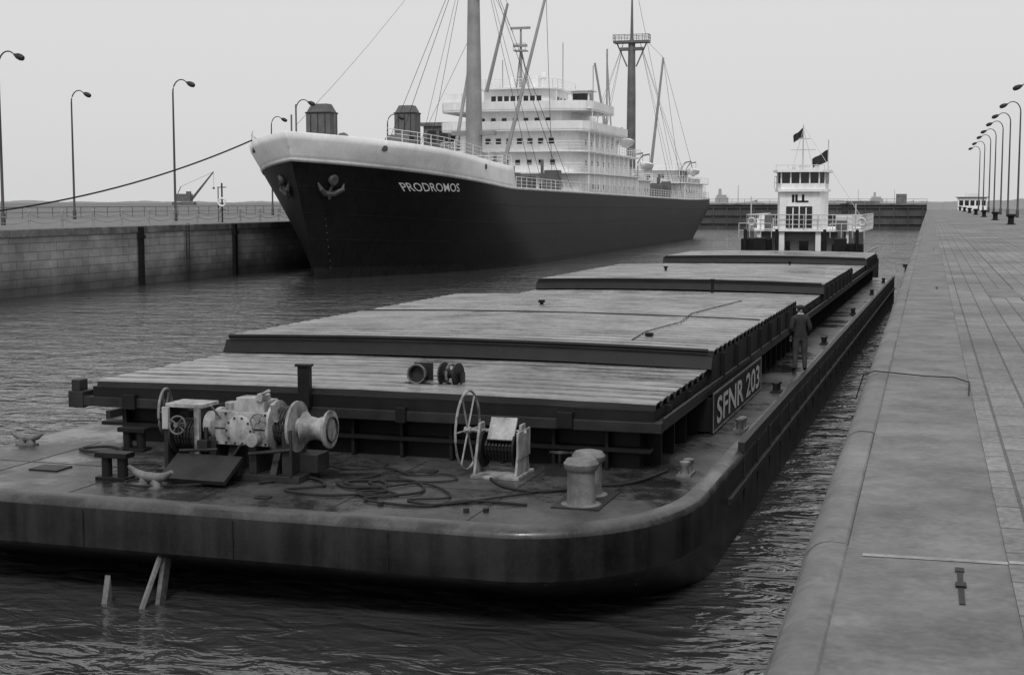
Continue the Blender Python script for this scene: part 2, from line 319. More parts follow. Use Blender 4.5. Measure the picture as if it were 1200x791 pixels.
def farship(x,y,L,mt,name='distant_freighter'):
    b=MB(); pr=[(-L/2,0),(-L/2-1,5),(-L/2+4,6),(-L*.1,5),(L*.36,5),(L/2-4,7),(L/2+4,9),(L/2-2,0)]
    n=len(pr); vs=[(x+a,y,z) for a,z in pr]+[(x+a,y+14,z) for a,z in pr]
    b.add(vs,[tuple(range(n)),tuple(range(2*n-1,n-1,-1))]+[(i,(i+1)%n,n+(i+1)%n,n+i) for i in range(n)])
    b.b2(x-L*.12,x+L*.08,y+2,y+12,5,12); b.b2(x-L*.1,x+L*.05,y+3,y+11,12,15); b.tube((x-L*.05,y+7,15),(x-L*.05,y+7,22),2,1.6)
    for k in(-.3,.25): b.tube((x+L*k,y+7,5),(x+L*k,y+7,26),.5,.3)
    b.obj(name,mt)
farship(-230,1650,70,'haze'); farship(-78,2300,100,'haze')
e=empty('crawler_crane',(-330,590,QZ+.5),.2)
b=MB(); b.b2(-5,5,-2.5,-.9,0,1.5); b.b2(-5,5,.9,2.5,0,1.5); b.b2(-3.8,3.4,-2.2,2.2,1.7,5.2); b.b2(1.6,3.6,-2.2,-.5,5.2,6.3)
A=Vector((3.4,0,2.5)); B=Vector((14,0,15.2))
for oy in(-.7,.7):
    for oz in(-.5,.5): b.tube(A+Vector((0,oy,oz)),B+Vector((0,oy*.3,oz*.3)),.16,n=5)
for i in range(12):
    p0=A.lerp(B,i/12); p1=A.lerp(B,(i+1)/12); k=1-.7*i/12; b.tube(p0+Vector((0,-.7*k,.5*k)),p1+Vector((0,.7*k,-.5*k)),.1,n=4); b.tube(p0+Vector((0,-.7*k,-.5*k)),p1+Vector((0,-.7*k,.5*k)),.1,n=4)
b.tube((-3,0,5.2),(-1.5,0,8.5),.2); b.tube((-1.5,0,8.5),B,.07); b.tube(B,B-Vector((0,0,7)),.06); b.box(B-Vector((0,0,7.4)),(.9,.5,1)); b.obj('crane_body','shipgrey',e)
# ------------------------------------------------------------------ cargo ship
SH=empty('cargo_ship'); XC=-50.3; BB=10.0
def cl(x,a=0,b=1): return max(a,min(b,x))
YF=137.5
def zb(y):
    if y<YF: return 7.85+2.1*((YF-y)/31)**1.3
    return 7.85-(y-YF)*.0085+max(0,(y-240)/43)**2*.7
def ystem(z): return 112-5.6*cl(z/12.3)**1.15
def ystern(z): return 277+7*cl(z/5)
def hb(y,z):
    a=y-ystem(z); c=ystern(z)-y
    zz=cl(z/11); Lf=36-15*zz; p_=1.8+1.0*zz; f=1-(1-cl(a/Lf))**p_
    La=30-17*cl(z/6); fa=1-(1-cl(c/La))**2.3
    return BB*f*fa
NS=90; NV=12
def hullpt(i,v,side,top=None):
    t=i/NS; t=t*t*(1.6-.6*t) if t<1 else 1
    yn=106.5+t*(284-106.5); zt=zb(yn)
    z=-1.2+v*(zt+1.2) if top is None else zt+v*top(yn)
    y=ystem(z)+t*(ystern(z)-ystem(z)); return (XC+side*hb(y,z),y,z)
def hullstrip(v0,v1,nv,top=None,imax=NS,mt='shiphull',name='hull_plating'):
    b=MB()
    for side in(-1,1):
        vs=[hullpt(i,lerp(v0,v1,k/nv),side,top) for i in range(imax+1) for k in range(nv+1)]
        fs=[(i*(nv+1)+k,(i+1)*(nv+1)+k,(i+1)*(nv+1)+k+1,i*(nv+1)+k+1) for i in range(imax) for k in range(nv)]
        if side<0: fs=[f[::-1] for f in fs]
        b.add(vs,fs)
    o=b.obj(name,mt,SH,smooth=40); return o
hullstrip(0,.2,3,mt='boot',name='boot_topping'); hullstrip(.2,1,NV)
iF=max(i for i in range(NS+1) if 106.5+((i/NS)**2*(1.6-.6*i/NS))*(177.5)<=YF+1)
o=hullstrip(0,1,4,top=lambda y:2.35,imax=iF,mt='white',name='forecastle_bulwark'); sm=o.modifiers.new('s','SOLIDIFY'); sm.thickness=.15; sm.offset=-1
o=hullstrip(0,1,1,top=lambda y:.28,imax=NS,mt='dwhite',name='sheer_strake'); sm=o.modifiers.new('s','SOLIDIFY'); sm.thickness=.1; sm.offset=.3
b=MB()
for v in(.42,.62,.82):
    b.path([tuple(Vector(hullpt(i,v,1))+Vector((.01,0,0))) for i in range(2,NS-2)],.03,4)
b.obj('plate_seams','boot',SH)
b=MB(); vs=[];n=0
for i in range(NS+1):
    t=i/NS; t=t*t*(1.6-.6*t); y=106.6+t*177; z=zb(y)-(.1 if i>iF-1 else -1.2); h=hb(y,z); vs+=[(XC-h,y,z),(XC+h,y,z)]
b.add(vs,[(2*i,2*i+1,2*i+3,2*i+2) for i in range(NS)]); b.obj('decks','shipgrey',SH)
b=MB(); yy=YF+.3; h=hb(yy,9)-.1; b.b2(XC-h,XC+h,yy,yy+.3,7.6,10.2)
for k in range(4): b.b2(XC-6+k*3.6,XC-5.1+k*3.6,yy+.28,yy+.34,7.9,9.7,m=1)
b.obj('forecastle_bulkhead',['white','glass'],SH)
b=MB()
for y in(113,129):
    for side in(-1,1):
        z=zb(y)+1.7; x=XC+side*(hb(y,z)+.02); t=Vector((XC+side*hb(y+.5,z),y+.5,z))-Vector((XC+side*hb(y-.5,z),y-.5,z)); ax=t.cross(Vector((0,0,1)))*(1 if side>0 else -1)
        b.lathe((x,y,z),ax,[(.26,-.1),(.26,.05),(.18,.06)],14)
b.obj('fairleads','anchor',SH,smooth=40)
b=MB()
for side in(-1,1):
    pts=[]
    for i in range(14,iF+1,3):
        x,y,z=hullpt(i,1,side,lambda y:2.35); pts.append((x-side*.25,y,z))
    b.rail(pts,1.05,3,1.7,.035)
b.rail([(XC-9,YF+.4,10.2),(XC+9,YF+.4,10.2)],1.05,3,1.7,.035)
for side in(-1,1):
    pts=[(XC+side*(hb(y,7)-.2),y,zb(y)+.25) for y in range(140,282,6)]
    b.rail(pts,1.1,3,1.9,.035)
b.obj('ship_railings','white',SH)
b=MB(); zf=10.6
b.b2(XC-3,XC+3,119,122,zf-1,zf+.9)
for k in(-2.6,2.6): b.lathe((XC+k-.4,120.5,zf+.7),(1,0,0),[(.9,0),(.9,.1),(.5,.12),(.5,.7),(.9,.72),(.9,.8)],14)
for k,y in((-5,116),(5,116),(-7,127),(7,127)): 
    for q_ in(0,1): b.lathe((XC+k,y+q_,zf-.9),(0,0,1),[(.25,0),(.22,1.2),(.32,1.3),(.32,1.5)],10)
for k,y in((-3,126),(3,126),(0,131)): b.tube((XC+k,y,zf-1),(XC+k,y,zf+1.6),.35,n=10); b.lathe((XC+k,y,zf+1.6),(0,-1,.3),[(.35,-.4),(.5,.4),(.75,.8)],10)
b.tube((XC,108.6,11),(XC,108.6,14.6),.07); b.tube((XC-2,112,11.5),(XC-2,112,14),.08); b.tube((XC+2,112,11.5),(XC+2,112,14),.08)
b.obj('forecastle_machinery','shipgrey',SH,smooth=40)
def anchor(side):
    b=MB(); y=110.8; z=7.3; x=XC+side*(hb(y,z)+.25)
    x2=XC+side*(hb(y-.2,z+1.2)+.25)
    o=Vector((x,y,z)); tp=Vector((x2,y-.2,z+1.1)); b.tube(o,tp,.15,.12,8)
    ax=(Vector((XC+side*hb(y+1,z),y+1,z))-Vector((XC+side*hb(y-1,z),y-1,z))).normalized()
    b.tube(o-ax*.5,o+ax*.5,.25,n=8)
    for s_ in(-1,1):
        a0=o+ax*.4*s_; a1=o+ax*1.0*s_+Vector((side*.25,0,.35)); a2=o+ax*1.25*s_+Vector((side*.15,0,1.05)); b.path([a0,a1,a2],[.26,.22,.04],6)
    b.tube(o-Vector((0,0,.1)),o-Vector((0,0,.5)),.28,.08)
    b.obj('anchor','anchor',SH)
    b=MB(); b.lathe(tp,(side*.8,-.4,-.2),[(.35,-.4),(.5,0),(.4,.12),(.25,.1)],14); b.obj('hawse_pipe','anchor',SH,smooth=60)
anchor(1); anchor(-1)
vs,fs=text_mesh('PRODROMOS',1.0,0,.005); wx=max(v.x for v in vs); out=[]
for v in vs:
    y=117.0+v.x/wx*7.2; z=7.55+v.y*1.05; dx=hb(y,z)-hb(y,7.55); y-=dx*2.2; out.append((XC+hb(y,z)+.04,y,z))
b=MB(); b.add(out,fs); b.obj('ship_name_letters','white',SH)
b=MB()
for i in range(8):
    z=1+i*.6; y=ystem(z)+1.6; b.box((XC+hb(y,z)+.03,y,z),(.02,.2,.08))
b.obj('draft_marks','shipgrey',SH)
def tier(y0,y1,hw,z0,z1,cut=2.2,slab=None,name='deckhouse',mt='white',wins=(),slz=.2,bul=0,rl=1):
    pts=[(XC-hw+cut,y0),(XC+hw-cut,y0),(XC+hw-cut*.35,y0+cut*.3),(XC+hw,y0+cut),(XC+hw,y1),(XC-hw,y1),(XC-hw,y0+cut),(XC-hw+cut*.35,y0+cut*.3)]
    b=MB(); b.poly(pts,z0,z1)
    o=b.obj(name,mt,SH)
    wz=z0+(z1-z0)*.5; b=MB()
    for (kind,a,bb,n,ww,wh) in wins:
        for i in range(n):
            t=(i+.5)/n
            if kind=='f': x=lerp(XC+a,XC+bb,t); b.b2(x-ww/2,x+ww/2,y0-.05,y0+.1,wz-wh/2,wz+wh/2)
            else:
                y=lerp(a,bb,t); b.b2(XC+hw-.1,XC+hw+.05,y-ww/2,y+ww/2,wz-wh/2,wz+wh/2)
    if b.v: b.obj(name+'_windows','glass',SH)
    if slab:
        sx,sy0,sy1=slab; b=MB(); P=[(XC-sx+cut,sy0),(XC+sx-cut,sy0),(XC+sx-cut*.3,sy0+cut*.35),(XC+sx,sy0+cut),(XC+sx,sy1),(XC-sx,sy1),(XC-sx,sy0+cut),(XC-sx+cut*.3,sy0+cut*.35)]
        b.poly(P,z1,z1+slz)
        R=[(x,y,z1+slz) for x,y in P]
        if bul:
            for i in range(len(P)):
                a=Vector(R[i]); c=Vector(R[(i+1)%len(R)])
                mid=(a+c)/2; L_=(c-a).length; ang=math.atan2((c-a).y,(c-a).x)
                b.box(mid+Vector((0,0,.5)),(L_+.02,.1,1.0),(0,0,ang))
        if rl and not bul: b.rail(R,1.05,3,1.6,.035,closed=True)
        for yy in [sy0+cut+i*3 for i in range(int((sy1-sy0-cut)/3))]: b.tube((XC+sx-.15,yy,z0),(XC+sx-.15,yy,z1),.07,n=6)
        b.obj(name+'_deck_edge','white',SH)
tier(171.5,206,9.3,7.0,10.1,slab=(9.9,170.3,208),name='main_deckhouse',wins=[('f',-7,7,7,.55,.55),('s',175,204,9,.55,.55)])
tier(172,204,8.4,10.3,12.8,slab=(9.8,170.8,205),name='lower_bridge_house',wins=[('f',-6,6,8,.6,.6),('s',175,202,8,.6,.6)])
tier(173,198,7.9,13.0,15.4,slab=(9.7,171.2,196),name='officer_house',wins=[('f',-5.5,5.5,8,.65,.7),('s',177,196,6,.6,.7)],bul=1)
tier(173.4,190,6.6,15.6,17.9,slab=(9.9,172,186),name='captain_house',wins=[('f',-5,5,7,.6,.7),('s',177,188,3,.6,.7)],bul=1)
tier(173.9,182,4.7,18.1,20.7,cut=1.4,slab=(5.2,173.2,184),name='wheelhouse',wins=[('f',-3.4,3.4,8,.62,.95),('s',176,181,3,1.0,.9)])
b=MB(); b.b2(XC+4.9,XC+9.8,173,174.5,18.1,18.15); b.b2(XC+7.2,XC+9.5,173.6,176,18.1,20.3); b.b2(XC+6.6,XC+9.8,173.2,176.4,20.3,20.45); b.b2(XC-9.5,XC-7.2,173.6,176,18.1,20.3)
b.b2(XC-2,XC+2,177,181,20.9,22.6); b.lathe((XC+3,176,20.9),(0,0,1),[(.3,0),(.3,1.3),(.5,1.4),(.45,1.9),(.1,2)],12)
b.obj('bridge_wings','white',SH)
b=MB(); b.b2(XC+7.4,XC+9.3,173.54,173.6,19.0,20.0); b.b2(XC+9.5,XC+9.55,173.9,175.7,19,20); b.obj('wing_windows','glass',SH)
b=MB(); pts=[(XC+2.3*math.cos(a),199+3.4*math.sin(a)) for a in [i*math.pi/12 for i in range(24)]]; b.poly(pts,13,20.2,0); b.obj('funnel','shipgrey',SH,smooth=50)
tier(208.5,222,8.0,7.2,9.8,slab=(8.6,208.2,223),name='boat_deck_house',wins=[('s',210,221,5,.5,.5)])
tier(250,274,8.3,7.0,9.9,slab=(9.0,248,277),name='poop_house',wins=[('s',252,273,8,.5,.5)])
tier(256,270,6.2,10.1,12.3,slab=(6.8,255,271),name='after_house',mt='dwhite',wins=[('s',257,269,4,.5,.5),('f',-5,5,4,.6,.6)])
def boat(x,y,z,L=7.5):
    b=MB(); n=12;vs=[]
    for i in range(n+1):
        t=i/n; s_=(1-abs(2*t-1)**2.4); yy=y+(t-.5)*L; hw=1.15*s_+.02; kz=.5*(abs(2*t-1)**2)
        vs+=[(x-hw,yy,z+1.1+kz*.5),(x-hw*.8,yy,z+.45+kz),(x,yy,z+kz),(x+hw*.8,yy,z+.45+kz),(x+hw,yy,z+1.1+kz*.5),(x,yy,z+1.45+kz*.2)]
    fs=[(i*6+k,i*6+(k+1)%6,(i+1)*6+(k+1)%6,(i+1)*6+k) for i in range(n) for k in range(6)]
    b.add(vs,fs); b.obj('lifeboat','white',SH,smooth=60)
    d=MB()
    for yy in(y-L*.36,y+L*.36): d.path([(x-1.8,yy,z-1.2),(x-1.7,yy,z+1.5),(x-1.0,yy,z+2.5),(x+.1,yy,z+2.7)],.13,6); d.tube((x+.1,yy,z+2.7),(x+.1,yy,z+1.2),.04,n=4)
    d.obj('davit','shipgrey',SH)
boat(XC+8.8,214,11.2); boat(XC+8.2,263,11.3); boat(XC+8.6,200,14.2,7)
b=MB(); random.seed(4)
for (y,w_,h_,x_) in ((227,3,1.6,4),(231,2,2.4,7),(236,4,1.4,3),(240,1.5,2.6,7),(277,2,1.8,5),(279.5,1.2,3,3),(147,3.2,2,6),(152,3,1.6,3),(162,4,2,3),(144,1.4,2.6,7.5),(165.5,1.8,2.8,6.8),(244,1.5,3.2,6.5)):
    b.b2(XC+x_-w_/2,XC+x_+w_/2,y,y+w_*.8,zb(y),zb(y)+h_); b.tube((XC+x_-1,y-.5,zb(y)),(XC+x_-1,y-.5,zb(y)+h_+1.2),.2,n=8)
for yh in(142,158,226,238): b.b2(XC-4,XC+4,yh,yh+7,zb(yh)-.2,zb(yh)+1.1)
b.obj('deck_fittings','shipgrey',SH,bevel=.05)
b=MB(); b.lathe((XC,156.5,7.5),(0,0,1),[(1.0,0),(.95,8),(.8,16),(.62,26),(.5,33)],18)
b.b2(XC-2.6,XC+2.6,156.1,156.9,14.2,14.7); b.b2(XC-1.7,XC+1.7,155.5,157.5,30,30.2); b.b2(XC-3,XC+3,154.5,158.5,7.5,10.4)
b.obj('foremast','mast',SH,smooth=40)
b=MB(); b.lathe((XC,246,7),(0,0,1),[(.85,0),(.75,18),(.6,27),(.2,28)],14); b.lathe((XC,246,34.5),(0,0,1),[(.3,0),(.12,8.5)],8); b.b2(XC-3.1,XC+3.1,245,247,34.0,34.4); b.rail([(XC-3.1,245,34.4),(XC+3.1,245,34.4),(XC+3.1,247,34.4),(XC-3.1,247,34.4)],1,2,1,.05,closed=True)
b.box((XC,246,33),(4,1,.5)); b.tube((XC-2.6,246,34),(XC-.8,246,30),.12); b.tube((XC+2.6,246,34),(XC+.8,246,30),.12)
b.obj('mainmast','shipgrey',SH,smooth=40)
b=MB(); b.tube((XC,176,21),(XC,176,28.4),.22,.12,8); b.tube((XC-.9,177,21),(XC,176,26),.09); b.tube((XC+.9,177,21),(XC,176,26),.09); b.b2(XC-.8,XC+.8,175.3,176.7,25.6,25.75); b.box((XC,175.8,28.5),(2.6,.25,.3)); b.box((XC,175.8,26.3),(1.8,.3,.3)); b.rail([(XC-.8,175.3,25.75),(XC+.8,175.3,25.75)],.8,2,.8,.03)
for dx,z1 in ((4.5,27),(-3.6,25),(8.5,24)): b.tube((XC+dx,180,20.8),(XC+dx,180,z1),.06,n=5)
b.tube((XC+5.2,203,15),(XC+5.2,203,28.5),.14,n=6); b.tube((XC+7.5,196,15),(XC+6.7,196,27),.12,n=6)
b.obj('radar_mast','mast',SH,smooth=40)
b=MB()
b.tube((-47.2,158,10.8),(-43.8,164,30.8),.26,.16,8); b.tube((-50,160.4,19.4),(-47.6,161,29.5),.24,.16,8); b.tube((-46,241.8,12),(-44.1,242.4,31),.28,.18,8); b.tube((-53.4,158,10.8),(-53.0,166,28),.24,.16,8); b.tube((-52.5,241,12),(-55,238,30),.26,.18)
b.obj('derricks','mast',SH,smooth=40)
b=MB()
def wire(a,c,r=.03,sag=0):
    a=Vector(a);c=Vector(c); b.path([a.lerp(c,t)-Vector((0,0,sag*4*t*(1-t))) for t in [i/6 for i in range(7)]],r,4)
for s_ in(-1,1):
    for y in(148,152,161,165): wire((XC+s_*9.4,y,8.2),(XC+s_*.5,156.5,36))
    for y in(236,240,252,256): wire((XC+s_*9,y,8),(XC+s_*1.5,246,34))
wire((-43.8,164,30.8),(XC,156.5,36)); wire((-43.8,164,30.8),(-43.5,166,8.5)); wire((-47.6,161,29.5),(XC,156.5,37)); wire((XC,156.5,40),(XC,108.8,13),.02,1.0)
wire((XC+2.5,246,34.4),(-44.1,242.4,31)); wire((-44.1,242.4,31),(-41.5,247,8)); wire((-44.1,242.4,31),(-41.2,258,12)); wire((XC+1,246,42),(XC+3,276,9)); wire((XC-1,176,28),(XC,157,34),.02)
wire((-53,166,28),(XC,156.5,37)); wire((-53,166,28),(-57,150,8.5))
b.obj('rigging','dark',SH)
b=MB(); b.add([(XC+4,282,11.5),(XC+6.6,282.5,11.1),(XC+6.4,282.6,9.6),(XC+3.9,282,10.1)],[(0,1,2,3)]); b.tube((XC+4,282,7),(XC+4,282,12.6),.08); b.obj('ensign','shipgrey',SH)
b=MB(); a=Vector((XC-6.0,112.5,11.9)); c=Vector((-66.5,86,5.6)); b.path([a.lerp(c,t)-Vector((0,0,1.0*4*t*(1-t))) for t in [i/20 for i in range(21)]],.07,6); 
b.obj('ship_mooring_rope','rope'); bollard(-66.5,86,QZ)
# ------------------------------------------------------------------ barge
BA=empty('river_barge',(-3.6,20.3,0),-math.atan(.02)); BL=76.; BW=14.7; DZ=1.67
def outline(ins):
    pts=[]; rx,ry=2.7,3.6; N=14
    for i in range(25): pts.append((-ins,BL-(BL-ry)*i/24))
    for i in range(1,N+1):
        a=i/N*math.pi/2; pts.append((-rx+(rx-ins)*math.cos(a),ry-(ry-ins)*math.sin(a)))
    for i in range(1,10): pts.append((lerp(-rx,-BW+rx,i/10),ins))
    for i in range(N+1):
        a=math.pi/2-i/N*math.pi/2; pts.append((-BW+rx-(rx-ins)*math.cos(a),ry-(ry-ins)*math.sin(a)))
    for i in range(1,9): pts.append((-BW+ins,ry+(BL-ry)*i/8))
    return pts
lev=[(.30,DZ),(.16,DZ-.015),(.06,DZ-.05),(.015,DZ-.10),(0,DZ-.16),(0,DZ-.55),(0,.84),(.05,.78),(.06,.75),(.06,.4),(.06,.1),(.06,-.5)]
b=MB(); n=None; vs=[]; random.seed(31)
dent=[[random.uniform(-.012,.012) for _ in range(120)] for _ in lev]
for li,(ins,z) in enumerate(lev):
    P=outline(ins); n=len(P)
    sh=0 if z>.77 else (.77-z)*2.6
    for k,(x,y) in enumerate(P):
        dy=dent[li][k%120] if 3<=li<=6 else 0
        vs.append((x,y+dy+sh*cl(1-y/9),z))
for k in range(len(lev)-1):
    for i in range(n-1): b.f.append((k*n+i,k*n+(i+1),(k+1)*n+(i+1),(k+1)*n+i)); b.m.append(1 if k<4 else 0)
b.v=[tuple(v) for v in vs]; b.add([(0,BL,DZ-.25),(-BW,BL,DZ-.25),(-BW,BL,-.5),(0,BL,-.5)],[(0,1,2,3)]); b.obj('hull',['hull','rim'],BA,smooth=32)
b=MB(); P=outline(.30); b.add([(x,y,DZ) for x,y in P],[tuple(range(n))]); b.obj('deck','deck',BA)
b=MB(); b.b2(-.12,0.02,8,BL-.3,DZ-.06,DZ+.15); b.b2(-.02,.07,6,BL-.5,.95,1.08); 
b.b2(-BW,-BW+.12,8,BL-.3,DZ-.06,DZ+.15)
for i in range(34): b.b2(.0,.035,8+i*2,8.06+i*2,.1,DZ-.1)
b.obj('rubbing_strake','dark',BA,bevel=.01)
b=MB()
for x in(-4.4,-7.1,-9.9,-12.2): b.b2(x,x+.02,-.016,.02,.86,DZ-.2)
b.obj('bow_plate_seams','black',BA)
hx0,hx1=-12.95,-1.2; hy0=4.9; hy1=74.6
b=MB(); b.b2(hx0+.45,hx1-.35,hy0+.45,hy1-.3,DZ-.02,2.6)
x=hx0+.6
while x<hx1-.5: b.b2(x,x+.06,hy0+.2,hy0+.46,DZ,2.5); x+=1.02
y=hy0+1
while y<hy1: 
    b.b2(hx1-.36,hx1-.05,y,y+.06,DZ,2.45); b.b2(hx0+.05,hx0+.46,y,y+.06,DZ,2.45); y+=1.25
b.b2(hx0+.1,hx1-.1,hy0+.15,hy0+.48,2.02,2.09)
b.obj('hatch_coaming','black',BA)
b=MB(); b.b2(hx0-.25,hx1+.15,hy0-.02,hy0+.22,2.42,2.62); b.b2(hx1-.1,hx1+.16,hy0+.22,hy1,2.44,2.60); b.b2(hx0-.25,hx0+.1,hy0+.22,hy1,2.44,2.60)
b.b2(hx1+.12,hx1+.17,hy0+.22,hy1,2.60,2.68)
b.b2(hx0-.55,hx0-.2,hy0-.05,hy0+.5,2.38,2.72); b.b2(hx0-.5,hx0-.3,hy0,hy0+.3,2.72,2.95)
b.obj('hatch_rail','dark',BA,bevel=.015)
secs=[(4.9,10.7,0),(10.7,19.1,1),(19.1,27.5,1),(27.5,37.5,0),(37.5,53.5,1),(53.5,64.5,0),(64.5,74.6,1)]
def camber(x,hi): 
    u=(x-(hx0+hx1)/2)/((hx1-hx0)/2); return (.08 if hi else .05)*(1-u*u)
for (ya,yb,hi) in secs:
    base=2.98 if hi else 2.64; th=.30 if hi else .22; ex=.10 if hi else 0
    xs=[lerp(hx0-ex,hx1+ex,i/16) for i in range(17)]
    b=MB()
    for yy0,yy1 in((ya+.03,ya+.13),(yb-.13,yb-.03)):
        vs=[];
        for x in xs:
            c=camber(x,hi)*.9
            for y_,z_ in((yy0,2.62),(yy0,base+th+c-.03),(yy1,base+th+c-.03),(yy1,2.62)): vs.append((x,y_,z_))
        m_=len(xs); fs=[(i*4+k,i*4+(k+1)%4,(i+1)*4+(k+1)%4,(i+1)*4+k) for i in range(m_-1) for k in range(4)]+[(0,1,2,3),tuple((m_-1)*4+k for k in(3,2,1,0))]
        b.add(vs,fs)
    for xx in(hx0-ex,hx1+ex-.08): b.b2(xx,xx+.08,ya+.131,yb-.131,2.625,base+th-.06)
    y=ya+1.2
    while y<yb-.4: b.b2(hx1+ex+.001,hx1+ex+.09,y,y+.07,2.63,base+th-.08); b.b2(hx0-ex-.09,hx0-ex-.001,y,y+.07,2.63,base+th-.08); y+=2.1
    if hi and ya!=19.1:
        vs=[]
        for x in xs: c=camber(x,hi); vs+=[(x,ya-.16,base+th*.35+c-.12),(x,ya+.05,base+th+c-.02),(x,ya+.05,base+th*.2+c-.12)]
        b.add(vs,[(i*3+k,i*3+(k+1)%3,(i+1)*3+(k+1)%3,(i+1)*3+k) for i in range(len(xs)-1) for k in range(3)]+[(0,1,2),((len(xs)-1)*3+2,(len(xs)-1)*3+1,(len(xs)-1)*3)])
    b.obj('hatch_frame','black',BA)
    prof=[];mi=[]; pitch=.64; y=ya+.02; zt=base+th
    while y+pitch<yb+.01:
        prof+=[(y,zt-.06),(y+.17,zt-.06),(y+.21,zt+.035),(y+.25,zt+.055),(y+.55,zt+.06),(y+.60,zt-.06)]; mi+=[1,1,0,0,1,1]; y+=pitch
    prof.append((yb-.02,zt-.06))
    b=MB(); vs=[]; m_=len(prof)
    for x in xs:
        c=camber(x,hi)
        for yy,zz in prof: vs.append((x,yy,zz+c+random.uniform(-.008,.008)))
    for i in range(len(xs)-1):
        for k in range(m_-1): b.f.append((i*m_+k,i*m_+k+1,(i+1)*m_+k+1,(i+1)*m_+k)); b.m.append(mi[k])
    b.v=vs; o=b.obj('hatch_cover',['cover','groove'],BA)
    so=o.modifiers.new('s','SOLIDIFY'); so.thickness=.03; so.offset=-1
b=MB()
for (ya,yb,hi) in secs[1:]:
    pts=[(x,ya,(3.30 if hi else 2.89)+camber(x,hi)+.05) for x in [lerp(hx0,hx1,i/12) for i in range(13)]]; b.path(pts,.05,6)
b.path([(-3.2,12,3.42),(-3.3,14,3.44),(-3.0,17,3.44),(-3.25,20,3.44),(-2.7,26,3.42)],.014,5)
for (x,y,z,h_) in((-5.4,36.5,2.9,.6),(-8.3,22,3.3,.25),(-3,13,3.3,.16),(-9,45,3.3,.3),(-5,60,2.9,.4)): b.tube((x,y,z),(x,y,z+h_),.06); b.box((x,y,z+h_),(.18,.14,.08))
b.obj('hatch_bars','black',BA)
b=MB(); b.b2(-8.22,-7.98,hy0-.16,hy0+.0,2.6,3.42); b.b2(-8.26,-7.94,hy0-.2,hy0-.0,3.42,3.47); b.b2(-3.0,-2.7,hy0-.1,hy0+.02,2.45,2.75); b.b2(-6.2,-6.0,hy0-.1,hy0+.02,2.4,2.7); b.b2(-12.2,-11.9,hy0-.1,hy0+.02,2.4,2.7)
b.obj('roller_post','black',BA,bevel=.01)
b=MB()
b.lathe((-6.35,6.4,3.16),(0,-1,.1),[(.1,-.3),(.16,-.1),(.2,.05),(.2,.1),(.15,.1),(.13,-.02)],16); b.b2(-6.62,-6.08,6.35,6.8,2.8,2.98); b.b2(-6.55,-6.15,6.7,6.75,2.9,3.35)
b.lathe((-5.85,6.5,3.17),(1,-.2,0),[(.23,0),(.23,.04),(.09,.05),(.09,.32),(.23,.33),(.23,.37)],18); b.b2(-5.9,-5.4,6.4,6.6,2.8,2.95); b.b2(-5.88,-5.84,6.4,6.6,2.9,3.2); b.b2(-5.45,-5.41,6.4,6.6,2.9,3.2)
b.obj('cable_reel','dark',BA,smooth=40)
b=MB(); b.ring((-5.66,6.46,3.17),(1,-.2,0),.2,.03,18); b.ring((-6.35,6.3,3.165),(0,-1,.1),.19,.018,18); b.ring((-5.84,6.5,3.17),(1,-.2,0),.23,.015,18); b.obj('reel_cable','grey',BA)
b=MB(); b.b2(hx1+.28,hx1+.31,9.6,17.2,1.70,2.56); b.b2(hx1-.1,hx1+.28,9.7,9.76,1.72,2.44); b.b2(hx1-.1,hx1+.28,17,17.06,1.72,2.44); b.obj('name_board','black',BA)
b=MB()
for z0_,z1_ in((1.70,1.74),(2.52,2.56)): b.b2(hx1+.312,hx1+.322,9.6,17.2,z0_,z1_)
for y0_ in(9.6,17.15): b.b2(hx1+.312,hx1+.322,y0_,y0_+.05,1.74,2.52)
b.obj('board_border','grey',BA)
vs,fs=text_mesh('SFNR 203',.80,0,.016); wx=max(v.x for v in vs); b=MB(); b.add([(hx1+.325,10.0+v.x/wx*6.8,1.85+v.y) for v in vs],fs); b.obj('barge_name_letters','dwhite',BA)
# ---- windlass
W_=empty('anchor_windlass',(0,0,0)); W_.parent=BA; W_.location=(-8.3,2.5,DZ)
b=MB(); b.b2(-1.5,1.35,-.35,.55,0,.12); b.b2(-1.35,-1.27,-.3,.45,.12,1.25); b.b2(-.72,-.64,-.3,.45,.12,1.28); b.b2(-.45,-.3,-.3,.4,.12,.75); b.b2(.35,.5,-.3,.4,.12,.75); b.b2(1.0,1.15,-.3,.4,.12,.9)
b.box((-.35,-.75,.25),(1.3,.75,.09),(.45,0,0)); b.b2(-.95,.25,-.5,-.3,.1,.42); b.prismx([(-.3,.12),(.5,.12),(.3,.7),(0,.7)],-.15,.0); b.prismx([(-.3,.12),(.5,.12),(.3,.7),(0,.7)],.75,.88)
b.lathe((-1.26,.05,.72),(1,0,0),[(.38,0),(.38,.04),(.24,.05),(.24,.48),(.38,.49),(.38,.53)],22)
for k in range(7): b.ring((-1.18+k*.065,.05,.72),(1,0,0),.26,.03,18,k=5)
b.b2(.9,1.5,.1,.6,.12,.45); b.tube((-.55,-.2,.12),(-.55,-.2,.9),.04); b.tube((-.1,-.35,.2),(.3,-.35,.75),.03)
b.tube((-.95,-.45,.5),(-.2,-.42,.55),.03); b.tube((.4,-.4,.5),(1.2,-.35,.6),.035); b.tube((1.2,-.35,.12),(1.2,-.35,.95),.03); b.b2(-.6,-.4,-.45,-.3,.5,.7)
b.obj('windlass_frame','dark',W_,smooth=35,bevel=.008)
b=MB(); b.box((-.98,.08,1.27),(.75,.62,.07)); b.b2(-1.37,-1.25,-.33,-.25,.85,1.25); b.b2(-.72,-.62,-.33,-.25,.3,1.28)
